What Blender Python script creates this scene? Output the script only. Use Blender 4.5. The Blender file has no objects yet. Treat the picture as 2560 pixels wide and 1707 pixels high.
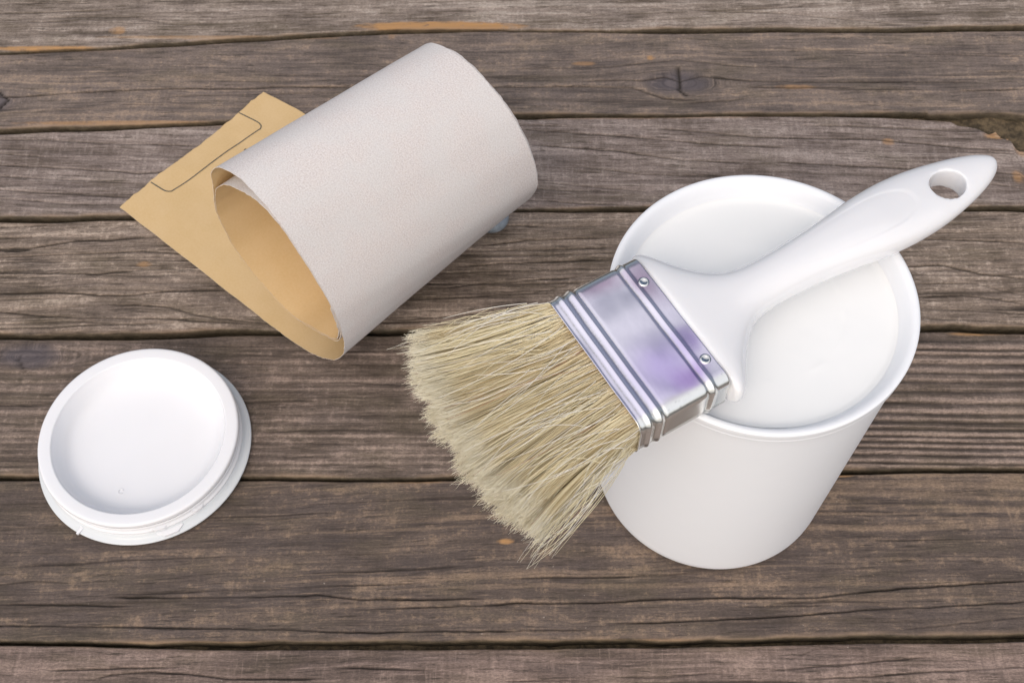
import bpy, math, random
import numpy as np
from mathutils import Vector
R = math.radians
sc = bpy.context.scene
col = sc.collection

# ------------------------------------------------------------ camera
cam = bpy.data.objects.new('camera', bpy.data.cameras.new('camera'))
col.objects.link(cam)
cam.location = (0, 0, 0.545)
cam.rotation_euler = (R(90 - 59.0046), 0, 0)
cam.data.sensor_width = 36
cam.data.lens = 42.76
cam.data.clip_start = 0.01
cam.data.clip_end = 50
cam.data.dof.use_dof = True
cam.data.dof.focus_distance = 0.47
cam.data.dof.aperture_fstop = 38
sc.camera = cam

# ------------------------------------------------------------ sky and sun (soft, overcast)
SUN_EL, SUN_AZ = 50.0, -161.0          # degrees; azimuth clockwise from +Y
w = bpy.data.worlds.new('World'); sc.world = w; w.use_nodes = True
nt = w.node_tree; nt.nodes.clear()
out = nt.nodes.new('ShaderNodeOutputWorld'); bg = nt.nodes.new('ShaderNodeBackground')
sky = nt.nodes.new('ShaderNodeTexSky'); sky.sky_type = 'NISHITA'; sky.sun_disc = False
sky.sun_elevation = R(SUN_EL); sky.sun_rotation = R(SUN_AZ)
sky.air_density = 1.0; sky.dust_density = 6.0; sky.ozone_density = 0.6
bg.inputs['Strength'].default_value = 0.07
nt.links.new(sky.outputs[0], bg.inputs[0]); nt.links.new(bg.outputs[0], out.inputs[0])
sl = bpy.data.lights.new('sun', 'SUN'); sl.energy = 1.5; sl.angle = R(150); sl.color = (1.0, 0.985, 0.965)
so = bpy.data.objects.new('sun', sl); col.objects.link(so)
d = Vector((math.sin(R(SUN_AZ)) * math.cos(R(SUN_EL)), math.cos(R(SUN_AZ)) * math.cos(R(SUN_EL)), math.sin(R(SUN_EL))))
so.rotation_euler = d.to_track_quat('Z', 'Y').to_euler()
sc.view_settings.view_transform = 'Standard'
sc.view_settings.look = 'None'
sc.view_settings.exposure = 0.38
sc.view_settings.gamma = 1.0
sc.cycles.max_bounces = 10
sc.cycles.diffuse_bounces = 6

rng = np.random.default_rng(7)

# ------------------------------------------------------------ helpers
def link(o, parent=None):
    col.objects.link(o)
    if parent is not None: o.parent = parent
    return o

def thing(name, label, cat, loc=(0, 0, 0), rz=0.0):
    o = bpy.data.objects.new(name, None); o.location = loc; o.rotation_euler = (0, 0, rz)
    o.empty_display_size = 0.02
    o['label'] = label; o['category'] = cat
    return link(o)

def mesh_np(name, verts, quads=None, tris=None, smooth=True):
    me = bpy.data.meshes.new(name)
    verts = np.asarray(verts, np.float32)
    me.vertices.add(len(verts)); me.vertices.foreach_set('co', verts.ravel())
    nq = 0 if quads is None else len(quads); nt_ = 0 if tris is None else len(tris)
    li = []; ls = []
    if nq: li.append(np.asarray(quads, np.int32).ravel()); ls.append(np.arange(nq) * 4)
    if nt_: li.append(np.asarray(tris, np.int32).ravel()); ls.append(np.arange(nt_) * 3 + nq * 4)
    li = np.concatenate(li); ls = np.concatenate(ls)
    me.loops.add(len(li)); me.loops.foreach_set('vertex_index', li.astype(np.int32))
    me.polygons.add(nq + nt_); me.polygons.foreach_set('loop_start', ls.astype(np.int32))
    me.polygons.foreach_set('use_smooth', np.full(nq + nt_, smooth))
    me.update(calc_edges=True)
    return me

def obj(name, me, mat, parent=None, kind=None):
    o = bpy.data.objects.new(name, me)
    if mat is not None: me.materials.append(mat)
    link(o, parent)
    if kind: o['kind'] = kind
    return o

def fattr(me, name, vals):
    vals = np.asarray(vals, np.float32)
    if vals.ndim == 2:
        a = me.attributes.new(name, 'FLOAT_VECTOR', 'POINT'); a.data.foreach_set('vector', vals.ravel())
    else:
        a = me.attributes.new(name, 'FLOAT', 'POINT'); a.data.foreach_set('value', vals)

def grid_quads(nr, nc, wrap_c=False):
    r = np.arange(nr - 1)[:, None]; c = np.arange(nc if wrap_c else nc - 1)[None, :]
    c2 = (c + 1) % nc
    return np.stack([r * nc + c, r * nc + c2, (r + 1) * nc + c2, (r + 1) * nc + c], -1).reshape(-1, 4)

def lathe(name, prof, mat, parent=None, seg=160, loc=(0, 0, 0), wob=0.0):
    p = np.array(prof); a = np.linspace(0, 2 * np.pi, seg, endpoint=False)
    rad = p[:, 0][:, None] * (1 + wob * np.sin(2 * a + .6)[None, :])
    v = np.stack([rad * np.cos(a), rad * np.sin(a), np.repeat(p[:, 1][:, None], seg, 1)], -1).reshape(-1, 3)
    me = mesh_np(name, v, grid_quads(len(p), seg, True)[:, ::-1])
    o = obj(name, me, mat, parent); o.location = loc
    return o

def smooth_poly(pts, n, closed=False):
    """Catmull-Rom through pts, n samples per span (any dimension)."""
    P = np.array(pts, float); o = []
    m = len(P)
    for i in range(m - 1):
        p0 = P[max(i - 1, 0)]; p1 = P[i]; p2 = P[i + 1]; p3 = P[min(i + 2, m - 1)]
        t = np.linspace(0, 1, n, endpoint=False)[:, None]
        o.append(.5 * (2 * p1 + (p2 - p0) * t + (2 * p0 - 5 * p1 + 4 * p2 - p3) * t**2 + (3 * p1 - p0 - 3 * p2 + p3) * t**3))
    o.append(P[-1:]); return np.concatenate(o)

def _h(ix, iy, s):
    n = (ix.astype(np.int64) * 374761393 + iy.astype(np.int64) * 668265263 + s * 1442695041) & 0xffffffff
    n = ((n ^ (n >> 13)) * 1274126177) & 0xffffffff
    n = (n ^ (n >> 16)) & 0xffffffff
    return n.astype(np.float64) / 2147483648.0 - 1.0

def vn(x, y, s=0):
    x, y = np.broadcast_arrays(np.asarray(x, float), np.asarray(y, float))
    ix = np.floor(x); iy = np.floor(y); fx = x - ix; fy = y - iy
    fx = fx * fx * (3 - 2 * fx); fy = fy * fy * (3 - 2 * fy)
    a = _h(ix, iy, s); b = _h(ix + 1, iy, s); c = _h(ix, iy + 1, s); e = _h(ix + 1, iy + 1, s)
    return (a * (1 - fx) + b * fx) * (1 - fy) + (c * (1 - fx) + e * fx) * fy

def fbm(x, y, s=0, o=4, g=.5):
    r = 0; a = 1; t = 0
    for k in range(o):
        r = r + a * vn(x * 2**k, y * 2**k, s + k * 17); t += a; a *= g
    return r / t

# ------------------------------------------------------------ node helpers
def newmat(name):
    m = bpy.data.materials.new(name); m.use_nodes = True
    n = m.node_tree.nodes; n.clear()
    o = n.new('ShaderNodeOutputMaterial'); b = n.new('ShaderNodeBsdfPrincipled')
    m.node_tree.links.new(b.outputs[0], o.inputs[0])
    return m, m.node_tree, b

class NT:
    def __init__(s, t): s.t = t
    def n(s, typ, **k):
        x = s.t.nodes.new(typ)
        for a, v in k.items(): setattr(x, a, v)
        return x
    def put(s, sock, v):
        if isinstance(v, bpy.types.NodeSocket): s.t.links.new(v, sock)
        elif isinstance(v, (tuple, list)) and len(v) == 3 and sock.type == 'RGBA': sock.default_value = (*v, 1)
        else: sock.default_value = v
    def attr(s, name, out='Fac'):
        x = s.n('ShaderNodeAttribute'); x.attribute_name = name; return x.outputs[out]
    def math(s, op, a, b=0.0, c=0.0, clamp=False):
        x = s.n('ShaderNodeMath', operation=op, use_clamp=clamp)
        s.put(x.inputs[0], a); s.put(x.inputs[1], b)
        if len(x.inputs) > 2: s.put(x.inputs[2], c)
        return x.outputs[0]
    def scale(s, v, sc3, off=(0, 0, 0)):
        x = s.n('ShaderNodeMapping'); s.put(x.inputs['Vector'], v)
        x.inputs['Scale'].default_value = sc3; x.inputs['Location'].default_value = off
        return x.outputs[0]
    def noise(s, v, scale=1.0, detail=4.0, rough=.55, dist=0.0):
        x = s.n('ShaderNodeTexNoise'); s.put(x.inputs['Vector'], v)
        x.inputs['Scale'].default_value = scale; x.inputs['Detail'].default_value = detail
        x.inputs['Roughness'].default_value = rough; x.inputs['Distortion'].default_value = dist
        return x.outputs['Fac']
    def ss(s, v, lo, hi, a=0.0, b=1.0):
        x = s.n('ShaderNodeMapRange', interpolation_type='SMOOTHSTEP')
        s.put(x.inputs['Value'], v); x.inputs['From Min'].default_value = lo; x.inputs['From Max'].default_value = hi
        x.inputs['To Min'].default_value = a; x.inputs['To Max'].default_value = b
        return x.outputs[0]
    def mix(s, f, a, b, blend='MIX'):
        x = s.n('ShaderNodeMix', data_type='RGBA', blend_type=blend)
        s.put(x.inputs[0], f); s.put(x.inputs[6], a); s.put(x.inputs[7], b)
        return x.outputs[2]
    def bump(s, h, strength=.3, dist=.0005, normal=None):
        x = s.n('ShaderNodeBump'); s.put(x.inputs['Height'], h)
        x.inputs['Strength'].default_value = strength; x.inputs['Distance'].default_value = dist
        if normal is not None: s.put(x.inputs['Normal'], normal)
        return x.outputs[0]
    def pos(s): return s.n('ShaderNodeNewGeometry').outputs['Position']
    def objc(s): return s.n('ShaderNodeTexCoord').outputs['Object']

# ============================================================ WOODEN DECK
CRACKS = [[0.8,0.9,[[-0.2915,0.4971],[-0.2405,0.5016],[-0.2019,0.504],[-0.1563,0.504],[-0.1369,0.5051],[-0.0979,0.5051],[0.0,0.5051],[0.0453,0.5051],[0.0716,0.5047],[0.0905,0.4961],[0.1072,0.4944]]],[0.8,1,[[0.0457,0.5103],[0.0784,0.5103],[0.0917,0.5135],[0.1006,0.5103],[0.1139,0.5138],[0.1256,0.5121],[0.1437,0.51],[0.1958,0.5093],[0.2743,0.51]]],[1.1,1.2,[[0.1,0.5205],[0.1006,0.51],[0.0998,0.503],[0.1037,0.4992]]],[0.6,0.6,[[0.2824,0.518],[0.3091,0.5188]]],[0.6,0.7,[[0.2663,0.5023],[0.3059,0.504]]],[0.5,0.5,[[-0.1444,0.5145],[-0.0985,0.5145],[-0.0461,0.5131]]],[0.6,0.6,[[0.1406,0.5054],[0.2041,0.5047]]],[1.0,1,[[-0.3052,0.5006],[-0.3018,0.4971],[-0.2993,0.4951],[-0.3012,0.4917],[-0.3027,0.4889]]],[0.6,0.5,[[0.1042,0.4923],[0.1303,0.4951],[0.1408,0.4971]]],[0.6,0.4,[[0.0,0.5198],[0.059,0.5216],[0.1015,0.5273],[0.138,0.5216],[0.1906,0.5209]]],[0.5,0.4,[[-0.201,0.4978],[-0.1235,0.5006],[-0.0067,0.4999]]],[0.5,0.35,[[0.1528,0.5367],[0.3116,0.5302]]],[0.6,0.8,[[0.0102,0.4725],[0.057,0.4675],[0.1097,0.461],[0.1571,0.4584]]],[0.7,0.9,[[0.0126,0.4603],[0.0565,0.4561],[0.0968,0.4493],[0.1308,0.4474]]],[0.6,0.8,[[0.089,0.4725],[0.1392,0.4659],[0.2086,0.4643],[0.289,0.4561]]],[0.6,0.7,[[0.0389,0.4442],[0.0732,0.4385],[0.1299,0.4373]]],[0.5,0.5,[[0.0183,0.4323],[0.0747,0.426]]],[0.6,0.7,[[0.1558,0.4474],[0.2176,0.4436],[0.2919,0.4392]]],[0.5,0.5,[[0.2391,0.4385],[0.2896,0.4285]]],[0.5,0.5,[[0.0157,0.4199],[0.0596,0.4168]]],[0.6,0.8,[[-0.2932,0.4455],[-0.2488,0.4426],[-0.2135,0.4398],[-0.1961,0.4411]]],[0.6,0.7,[[-0.2915,0.4376],[-0.2561,0.4354],[-0.2211,0.4332]]],[0.6,0.7,[[-0.2895,0.4282],[-0.2456,0.4251],[-0.215,0.4229]]],[0.6,0.6,[[-0.2881,0.4217],[-0.2619,0.4193],[-0.2356,0.4171]]],[0.6,0.6,[[-0.2783,0.4643],[-0.2337,0.4616],[-0.1829,0.4594]]],[0.6,0.5,[[-0.2959,0.4577],[-0.2641,0.4561]]],[0.5,0.5,[[-0.295,0.4538],[-0.2694,0.4513]]],[1.8,1.4,[[-0.2804,0.3861],[-0.2671,0.3867]]],[0.8,1,[[-0.2655,0.3867],[-0.2395,0.3922],[-0.2229,0.3928],[-0.2031,0.3952]]],[1.2,1,[[-0.2455,0.3708],[-0.2272,0.3703],[-0.2052,0.3725]]],[0.8,1,[[-0.2052,0.3725],[-0.1863,0.3734],[-0.168,0.3728]]],[0.8,1,[[-0.2742,0.3576],[-0.2414,0.3582],[-0.2208,0.3565],[-0.2044,0.357],[-0.1842,0.3596],[-0.1532,0.3596]]],[0.6,0.8,[[-0.2156,0.3507],[-0.1993,0.3501],[-0.1827,0.3493],[-0.1658,0.3441],[-0.1363,0.34],[-0.1231,0.3389]]],[0.7,0.9,[[-0.2718,0.3468],[-0.2553,0.3449],[-0.2346,0.343],[-0.2061,0.3422],[-0.1817,0.3422],[-0.1415,0.3387]]],[0.6,0.8,[[-0.2687,0.3325],[-0.2448,0.333],[-0.2207,0.3335]]],[0.5,0.6,[[-0.2762,0.3669],[-0.2482,0.368]]],[0.5,0.6,[[-0.2701,0.3387],[-0.2359,0.3403],[-0.2011,0.3381]]],[0.5,0.6,[[-0.2793,0.3812],[-0.237,0.3835],[-0.2016,0.3855],[-0.1799,0.3841]]],[0.5,0.6,[[-0.2431,0.3783],[-0.2078,0.3794],[-0.1745,0.3788]]],[0.6,0.7,[[-0.0148,0.3896],[-0.001,0.3914],[0.0084,0.3931],[0.0264,0.3934],[0.0513,0.3943]]],[0.9,1.1,[[-0.0267,0.3757],[-0.0175,0.3763],[-0.0069,0.3777],[0.0021,0.378],[0.0261,0.3791],[0.0508,0.38]]],[0.8,0.9,[[-0.0339,0.3615],[-0.019,0.364],[0.0007,0.3649],[0.0082,0.3666],[0.0258,0.3674],[0.0339,0.3686]]],[0.5,0.6,[[-0.01,0.3864],[0.0176,0.3867],[0.0535,0.3881]]],[0.7,0.8,[[-0.0507,0.3543],[-0.0242,0.3562],[0.0105,0.3582],[0.034,0.364]]],[0.5,0.6,[[-0.0415,0.3711],[0.0057,0.3725],[0.0482,0.3737]]],[0.5,0.6,[[-0.0635,0.3406],[-0.0291,0.3441],[0.0148,0.3485]]],[0.5,0.5,[[0.0058,0.4017],[0.0541,0.4029]]],[0.9,1,[[0.2131,0.3757],[0.2341,0.3771],[0.2548,0.3705],[0.2764,0.368]]],[0.7,0.9,[[0.2175,0.3562],[0.2414,0.3568],[0.2622,0.3537],[0.2727,0.3509]]],[0.6,0.8,[[0.2491,0.364],[0.2739,0.3562]]],[0.5,0.6,[[0.2186,0.3487],[0.246,0.3468],[0.2714,0.3446]]],[0.5,0.6,[[0.2193,0.3943],[0.2814,0.3911]]],[0.5,0.5,[[0.2162,0.3419],[0.2703,0.3397]]],[0.5,0.5,[[0.2212,0.364],[0.2471,0.3646]]],[0.6,0.6,[[-0.2564,0.3174],[-0.2516,0.3101],[-0.2521,0.305]]],[0.5,0.5,[[-0.124,0.3024],[-0.0839,0.3035],[-0.0548,0.3014]]],[0.5,0.5,[[-0.1255,0.275],[-0.0602,0.2763]]],[0.5,0.5,[[-0.2595,0.2898],[-0.2398,0.2908]]],[0.5,0.7,[[0.0,0.1983],[0.0457,0.1994],[0.0817,0.2011]]],[0.7,1,[[-0.0153,0.1851],[0.0,0.1863],[0.0504,0.1874],[0.091,0.1895],[0.1415,0.1895],[0.1826,0.1937],[0.2394,0.1973]]],[0.6,1,[[0.045,0.177],[0.1001,0.1791],[0.1506,0.1822],[0.2373,0.1876]]],[0.5,0.8,[[0.0,0.1734],[0.0339,0.1742]]],[0.4,0.5,[[0.1794,0.174],[0.2357,0.1801]]],[0.6,1,[[-0.1842,0.1895],[-0.1468,0.1895],[-0.0962,0.1897],[-0.0913,0.1905],[-0.0709,0.1884],[-0.0154,0.1888]]],[0.5,0.7,[[-0.2371,0.1863],[-0.2119,0.1863],[-0.1804,0.1851]]],[0.5,0.7,[[-0.0706,0.1836],[-0.0304,0.1849],[0.0,0.1855]]],[0.7,1,[[-0.2347,0.1756],[-0.2047,0.1752],[-0.1747,0.1748],[-0.1248,0.1746],[-0.0848,0.1731],[0.0,0.1731]]],[0.4,0.5,[[-0.2391,0.1958],[-0.2242,0.1975],[-0.2087,0.1962]]],[0.4,0.5,[[0.1055,0.1851],[0.1459,0.1859]]],[0.5,0.7,[[-0.206,0.1559],[-0.1522,0.1567]]],[0.6,0.9,[[-0.1875,0.151],[-0.1791,0.1536],[-0.1617,0.1546],[-0.142,0.1536],[-0.1271,0.1516],[-0.0881,0.152]]],[0.6,0.8,[[-0.0767,0.1565],[-0.0394,0.1556]]],[0.5,0.7,[[0.0488,0.1526],[0.0929,0.154]]],[0.5,0.8,[[0.1183,0.1552],[0.1244,0.1559],[0.1572,0.1589],[0.1871,0.1615]]],[0.4,0.6,[[0.128,0.1609],[0.1383,0.1649]]],[0.5,0.6,[[0.1366,0.151],[0.186,0.155],[0.2307,0.1569]]],[0.5,0.6,[[0.0,0.1503],[0.0293,0.1516]]],[0.4,0.4,[[-0.3212,0.5747],[-0.2668,0.5758]]],[0.4,0.4,[[-0.3194,0.5663],[-0.2493,0.5694]]],[0.4,0.4,[[0.0882,0.5701],[0.1695,0.5663],[0.2491,0.5551]]],[0.4,0.3,[[-0.2373,0.5626],[-0.2038,0.5551],[-0.1881,0.5588]]]]
OCHRE = [[-0.0446,0.5550,0.0440,0.0034,1.3],[-0.2856,0.5362,0.0319,0.0014,1.0],[-0.1807,0.5455,0.0668,0.0011,0.45],[-0.2436,0.5514,0.0043,0.0026,0.6],[-0.2155,0.4765,0.0662,0.0014,0.6],[0.2184,0.4626,0.003,0.002,0.6],[0.0844,0.5287,0.0021,0.0014,0.8],[0.0433,0.5241,0.0066,0.0011,0.5],[-0.2002,0.3763,0.0033,0.0014,0.5],[0.2824,0.4682,0.0066,0.0026,0.9],[0.2938,0.4561,0.0025,0.0039,0.5],[0.2884,0.437,0.003,0.0038,0.5],[-0.046,0.2482,0.0128,0.0005,0.8],[0.2456,0.3333,0.0137,0.0008,0.9],[-0.0027,0.2167,0.0033,0.0009,1.0],[-0.157,0.2272,0.0033,0.0009,0.5],[0.1703,0.5051,0.0104,0.0014,0.5],[-0.1141,0.1671,0.099,0.0008,0.45],[0.0642,0.1681,0.0793,0.0008,0.5],[0.1632,0.2514,0.0043,0.0007,0.8],[0.0061,0.4815,0.128,0.001,0.4],[-0.0741,0.5484,0.0021,0.0044,0.3]]
def P(*a): return np.array(a, float)
G0 = P((-.75, .608), (-.3, .612), (0, .620), (.3, .618), (.75, .615))
G1 = P((-.75, .5050), (-.3118, .5313), (-.2528, .5349), (-.1936, .5396), (-.1407, .5444), (-.0874, .5477), (-.007, .5514), (0, .5506), (.0671, .5495), (.1007, .5491), (.1612, .5506), (.2417, .5499), (.3162, .5514), (.75, .553))
G2 = P((-.75, .449), (-.2982, .4682), (-.2479, .4708), (-.1976, .4742), (-.1659, .4755), (0, .4808), (.0896, .4808), (.1281, .4822), (.192, .4815), (.2395, .4795), (.2574, .4782), (.2607, .4755), (.2744, .4725), (.2774, .4685), (.2859, .4656), (.29, .4633), (.2915, .4561), (.2954, .4555), (.40, .4535), (.47, .479), (.75, .482))
G2n = P((-.75, .449), (-.2982, .4682), (-.2479, .4708), (-.1976, .4742), (-.1659, .4755), (0, .4808), (.0896, .4808), (.1281, .4822), (.192, .4815), (.24, .4822), (.2625, .4835), (.2881, .4832), (.301, .4815), (.75, .482))
G3 = P((-.75, .401), (-.2845, .4053), (-.2648, .4047), (-.2463, .4053), (-.2336, .4062), (-.2107, .4068), (.0041, .4119), (.0267, .4116), (.2297, .4129), (.2862, .4129), (.75, .414))
G4 = P((-.75, .328), (-.2682, .3298), (-.2441, .3293), (-.2184, .3293), (-.196, .3293), (-.1666, .3306), (-.1402, .3317), (-.0692, .3311), (.2149, .3346), (.2317, .3349), (.2488, .3333), (.2687, .3325), (.75, .331))
G5 = P((-.75, .247), (-.2506, .2486), (-.1321, .2486), (-.0375, .2482), (.1621, .2517), (.2514, .2524), (.75, .255))
G6 = P((-.75, .169), (-.2327, .1663), (-.1832, .1659), (-.1188, .1651), (0, .1649), (.089, .1657), (.1485, .1673), (.2332, .1687), (.75, .172))
G7 = P((-.75, .084), (0, .082), (.75, .083))

# (far edge, near edge above the next gap, gap width near->far, params)
# dark, mid, light colours; slope of the grain; ridge height (mm); blotch; saw; softness
PL = [
 dict(e=(None, G0), dk=(.105, .088, .072), md=(.20, .172, .145), lt=(.33, .29, .25), slope=0, ridge=.20, blot=.5, saw=.1, seed=1),
 dict(e=(G0, G1), dk=(.110, .090, .072), md=(.215, .180, .155), lt=(.34, .30, .265), slope=.02, ridge=.22, blot=.55, saw=.15, seed=2),
 dict(e=(G1, G2n), dk=(.092, .078, .072), md=(.150, .122, .107), lt=(.26, .20, .155), slope=.01, ridge=.15, blot=.55, saw=.2, seed=3),
 dict(e=(G2, G3), dk=(.112, .090, .078), md=(.195, .160, .143), lt=(.31, .265, .24), slope=-.035, ridge=.25, blot=.5, saw=.45, seed=4),
 dict(e=(G3, G4), dk=(.088, .070, .055), md=(.195, .156, .126), lt=(.36, .30, .25), slope=.012, ridge=.42, blot=.6, saw=.1, seed=5),
 dict(e=(G4, G5), dk=(.068, .054, .044), md=(.142, .112, .094), lt=(.26, .205, .175), slope=.0, ridge=.25, blot=.55, saw=.15, seed=6),
 dict(e=(G5, G6), dk=(.066, .054, .050), md=(.100, .080, .069), lt=(.205, .155, .115), slope=.02, ridge=.14, blot=.62, saw=.12, seed=7),
 dict(e=(G6, G7), dk=(.098, .076, .067), md=(.170, .130, .113), lt=(.27, .21, .185), slope=.01, ridge=.12, blot=.5, saw=.7, seed=8),
 dict(e=(G7, None), dk=(.09, .072, .063), md=(.15, .118, .104), lt=(.24, .19, .165), slope=0, ridge=.15, blot=.5, saw=.3, seed=9),
]
RIBS = np.array([.3287, .3232, .3203, .3148, .3091, .3042, .2986, .2913, .2854, .2809, .2767, .2726, .2695, .2661, .2623, .2578, .2549])

def wood_mat(p):
    p = dict(p); kk_ = {2: (1.06, 1.08, 1.10), 4: (1.04, 1.07, 1.10), 5: (1.04, 1.06, 1.08), 6: (1.0, 1.02, 1.03), 3: (1.0, 1.02, 1.03)}.get(p['seed'], (1, 1, 1)); p['md'] = tuple(a * b for a, b in zip(p['md'], kk_)); p['lt'] = tuple(a * b for a, b in zip(p['lt'], kk_))
    p['dk'] = tuple(v * f for v, f in zip(p['dk'], (1.24, 1.17, 1.12))); p['md'] = tuple(v * f for v, f in zip(p['md'], (1.70, 1.62, 1.57))); p['lt'] = tuple(v * f for v, f in zip(p['lt'], (1.58, 1.50, 1.44)))
    m, t, b = newmat('weathered_wood_%d' % p['seed']); N = NT(t)
    g = N.attr('grain', 'Vector')
    so_ = p['seed'] * 3.17
    n1 = N.noise(N.scale(g, (62, 950, 1), (so_, 0, so_)), 1, 6, .72)
    n2 = N.noise(N.scale(g, (12, 230, 1), (0, so_, so_)), 1, 5, .65)
    nb = N.noise(N.scale(g, (150, 250, 1), (so_, so_, 0)), 1, 10, .80, .1)      # short blotches
    nb2 = N.noise(N.scale(g, (24, 60, 1), (so_ * 2, 1, 0)), 1, 4, .55)
    ns = N.noise(N.scale(g, (420, 60, 1), (1, so_, 2)), 1, 4, .65, .2)         # saw marks across the board
    nf = N.noise(N.scale(g, (620, 1500, 1)), 1, 4, .7)
    v = N.math('MULTIPLY', n1, .34)
    v = N.math('MULTIPLY_ADD', n2, .30, v)
    v = N.math('MULTIPLY_ADD', nb2, .36, v)
    f1 = N.ss(v, .36, .60)
    c = N.mix(f1, p['dk'], p['md'])
    bl = N.math('MULTIPLY_ADD', nb2, .35, N.math('MULTIPLY', nb, .75))
    bl = N.math('ADD', bl, N.math('MULTIPLY', N.attr('ridge'), .07)); bl = N.math('MULTIPLY_ADD', n2, .26, bl); bl = N.math('MULTIPLY_ADD', ns, .20, bl); bl = N.math('SUBTRACT', bl, .23)
    f2 = N.ss(bl, .565 , .69, 0, p['blot'] * 1.45)
    c = N.mix(N.math('MINIMUM', f2, 1.0), c, p['lt'])
    f2b = N.ss(bl, .40, .525, .7, 0)
    c = N.mix(f2b, c, p['dk'])
    c = N.mix(N.ss(N.attr('ridge'), .30, .85, 0, .45), c, p['lt'])
    # saw marks
    c = N.mix(N.ss(ns, .52, .70, 0, p['saw'] * .55), c, p['lt'])
    c = N.mix(N.ss(ns, .30, .45, p['saw'] * .45, 0), c, p['dk'])
    # violet-grey and green-grey casts
    nc = N.noise(N.scale(g, (26, 70, 1), (5, so_, 9)), 1, 3, .5)
    c = N.mix(N.ss(nc, .5, .68, 0, .30), c, N.mix(.5, c, (.15, .125, .130)))
    c = N.mix(N.ss(nc, .30, .50, .45, 0), c, N.mix(.5, c, (.14, .115, .065)))
    # fine fibres
    c = N.mix(N.ss(n1, .56, .68, 0, .5), c, p['lt'])
    c = N.mix(N.ss(n1, .35, .445, .75, 0), c, (.05, .039, .030))
    c = N.mix(N.ss(nf, .40, .60, .7, 0), c, N.mix(.5, c, (.04, .034, .03)))
    # small pale and dark specks
    sp = N.noise(N.scale(g, (420, 700, 1), (so_, 3, 3)), 1, 2, .5)
    c = N.mix(N.ss(sp, .735, .78, 0, .7), c, (.42, .36, .31))
    # ribs, knots, cracks, raw splinters, mossy sides
    c = N.mix(N.math('MULTIPLY', N.attr('groove'), .55), c, (.050, .038, .026))
    c = N.mix(N.math('MULTIPLY', N.attr('knot'), .8), c, N.mix(f1, (.070, .060, .068), (.125, .110, .122)))
    och = N.math('MULTIPLY', N.attr('ochre'), N.ss(nb, .30, .52))
    c = N.mix(N.math('MINIMUM', och, 1.0), c, (.46, .26, .115))
    rim = N.math('MULTIPLY', N.attr('rim'), N.ss(nb2, .40, .58))
    c = N.mix(N.math('MULTIPLY', rim, .7), c, (.34, .235, .155))
    side = N.attr('side')
    mo = N.mix(N.ss(nb, .4, .65), (.050, .039, .024), (.125, .100, .064))
    c = N.mix(side, c, mo)
    c = N.mix(N.math('MULTIPLY', N.attr('crack'), .93, clamp=True), c, (.020, .016, .012))  # dirt and dark wood in the cracks, with their shade painted in
    t.links.new(c, b.inputs['Base Color'])
    rgh = N.ss(n2, .3, .7, .72, .92); t.links.new(rgh, b.inputs['Roughness'])
    b.inputs['Specular IOR Level'].default_value = .28
    h = N.math('MULTIPLY_ADD', n1, .55, N.math('MULTIPLY', nb, .5))
    h = N.math('MULTIPLY_ADD', nf, .18, h)
    t.links.new(N.bump(h, .75, .0006), b.inputs['Normal'])
    return m

deck = thing('wooden_deck', 'weathered grey brown boards lying side by side under everything', 'wooden boards')
deck['kind'] = 'structure'

def interp(poly, x): return np.interp(x, poly[:, 0], poly[:, 1])

def edge_far(poly, x, s):
    return interp(poly, x) + .00035 * fbm(x * 60, x * 0, s) + .00045 * vn(x * 14, x * 0, s + 3)

def gapw(x, s):
    return .0030 + .0011 * vn(x * 11, x * 0 + s, 50 + s) + .0007 * fbm(x * 55, x * 0, 80 + s)

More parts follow.
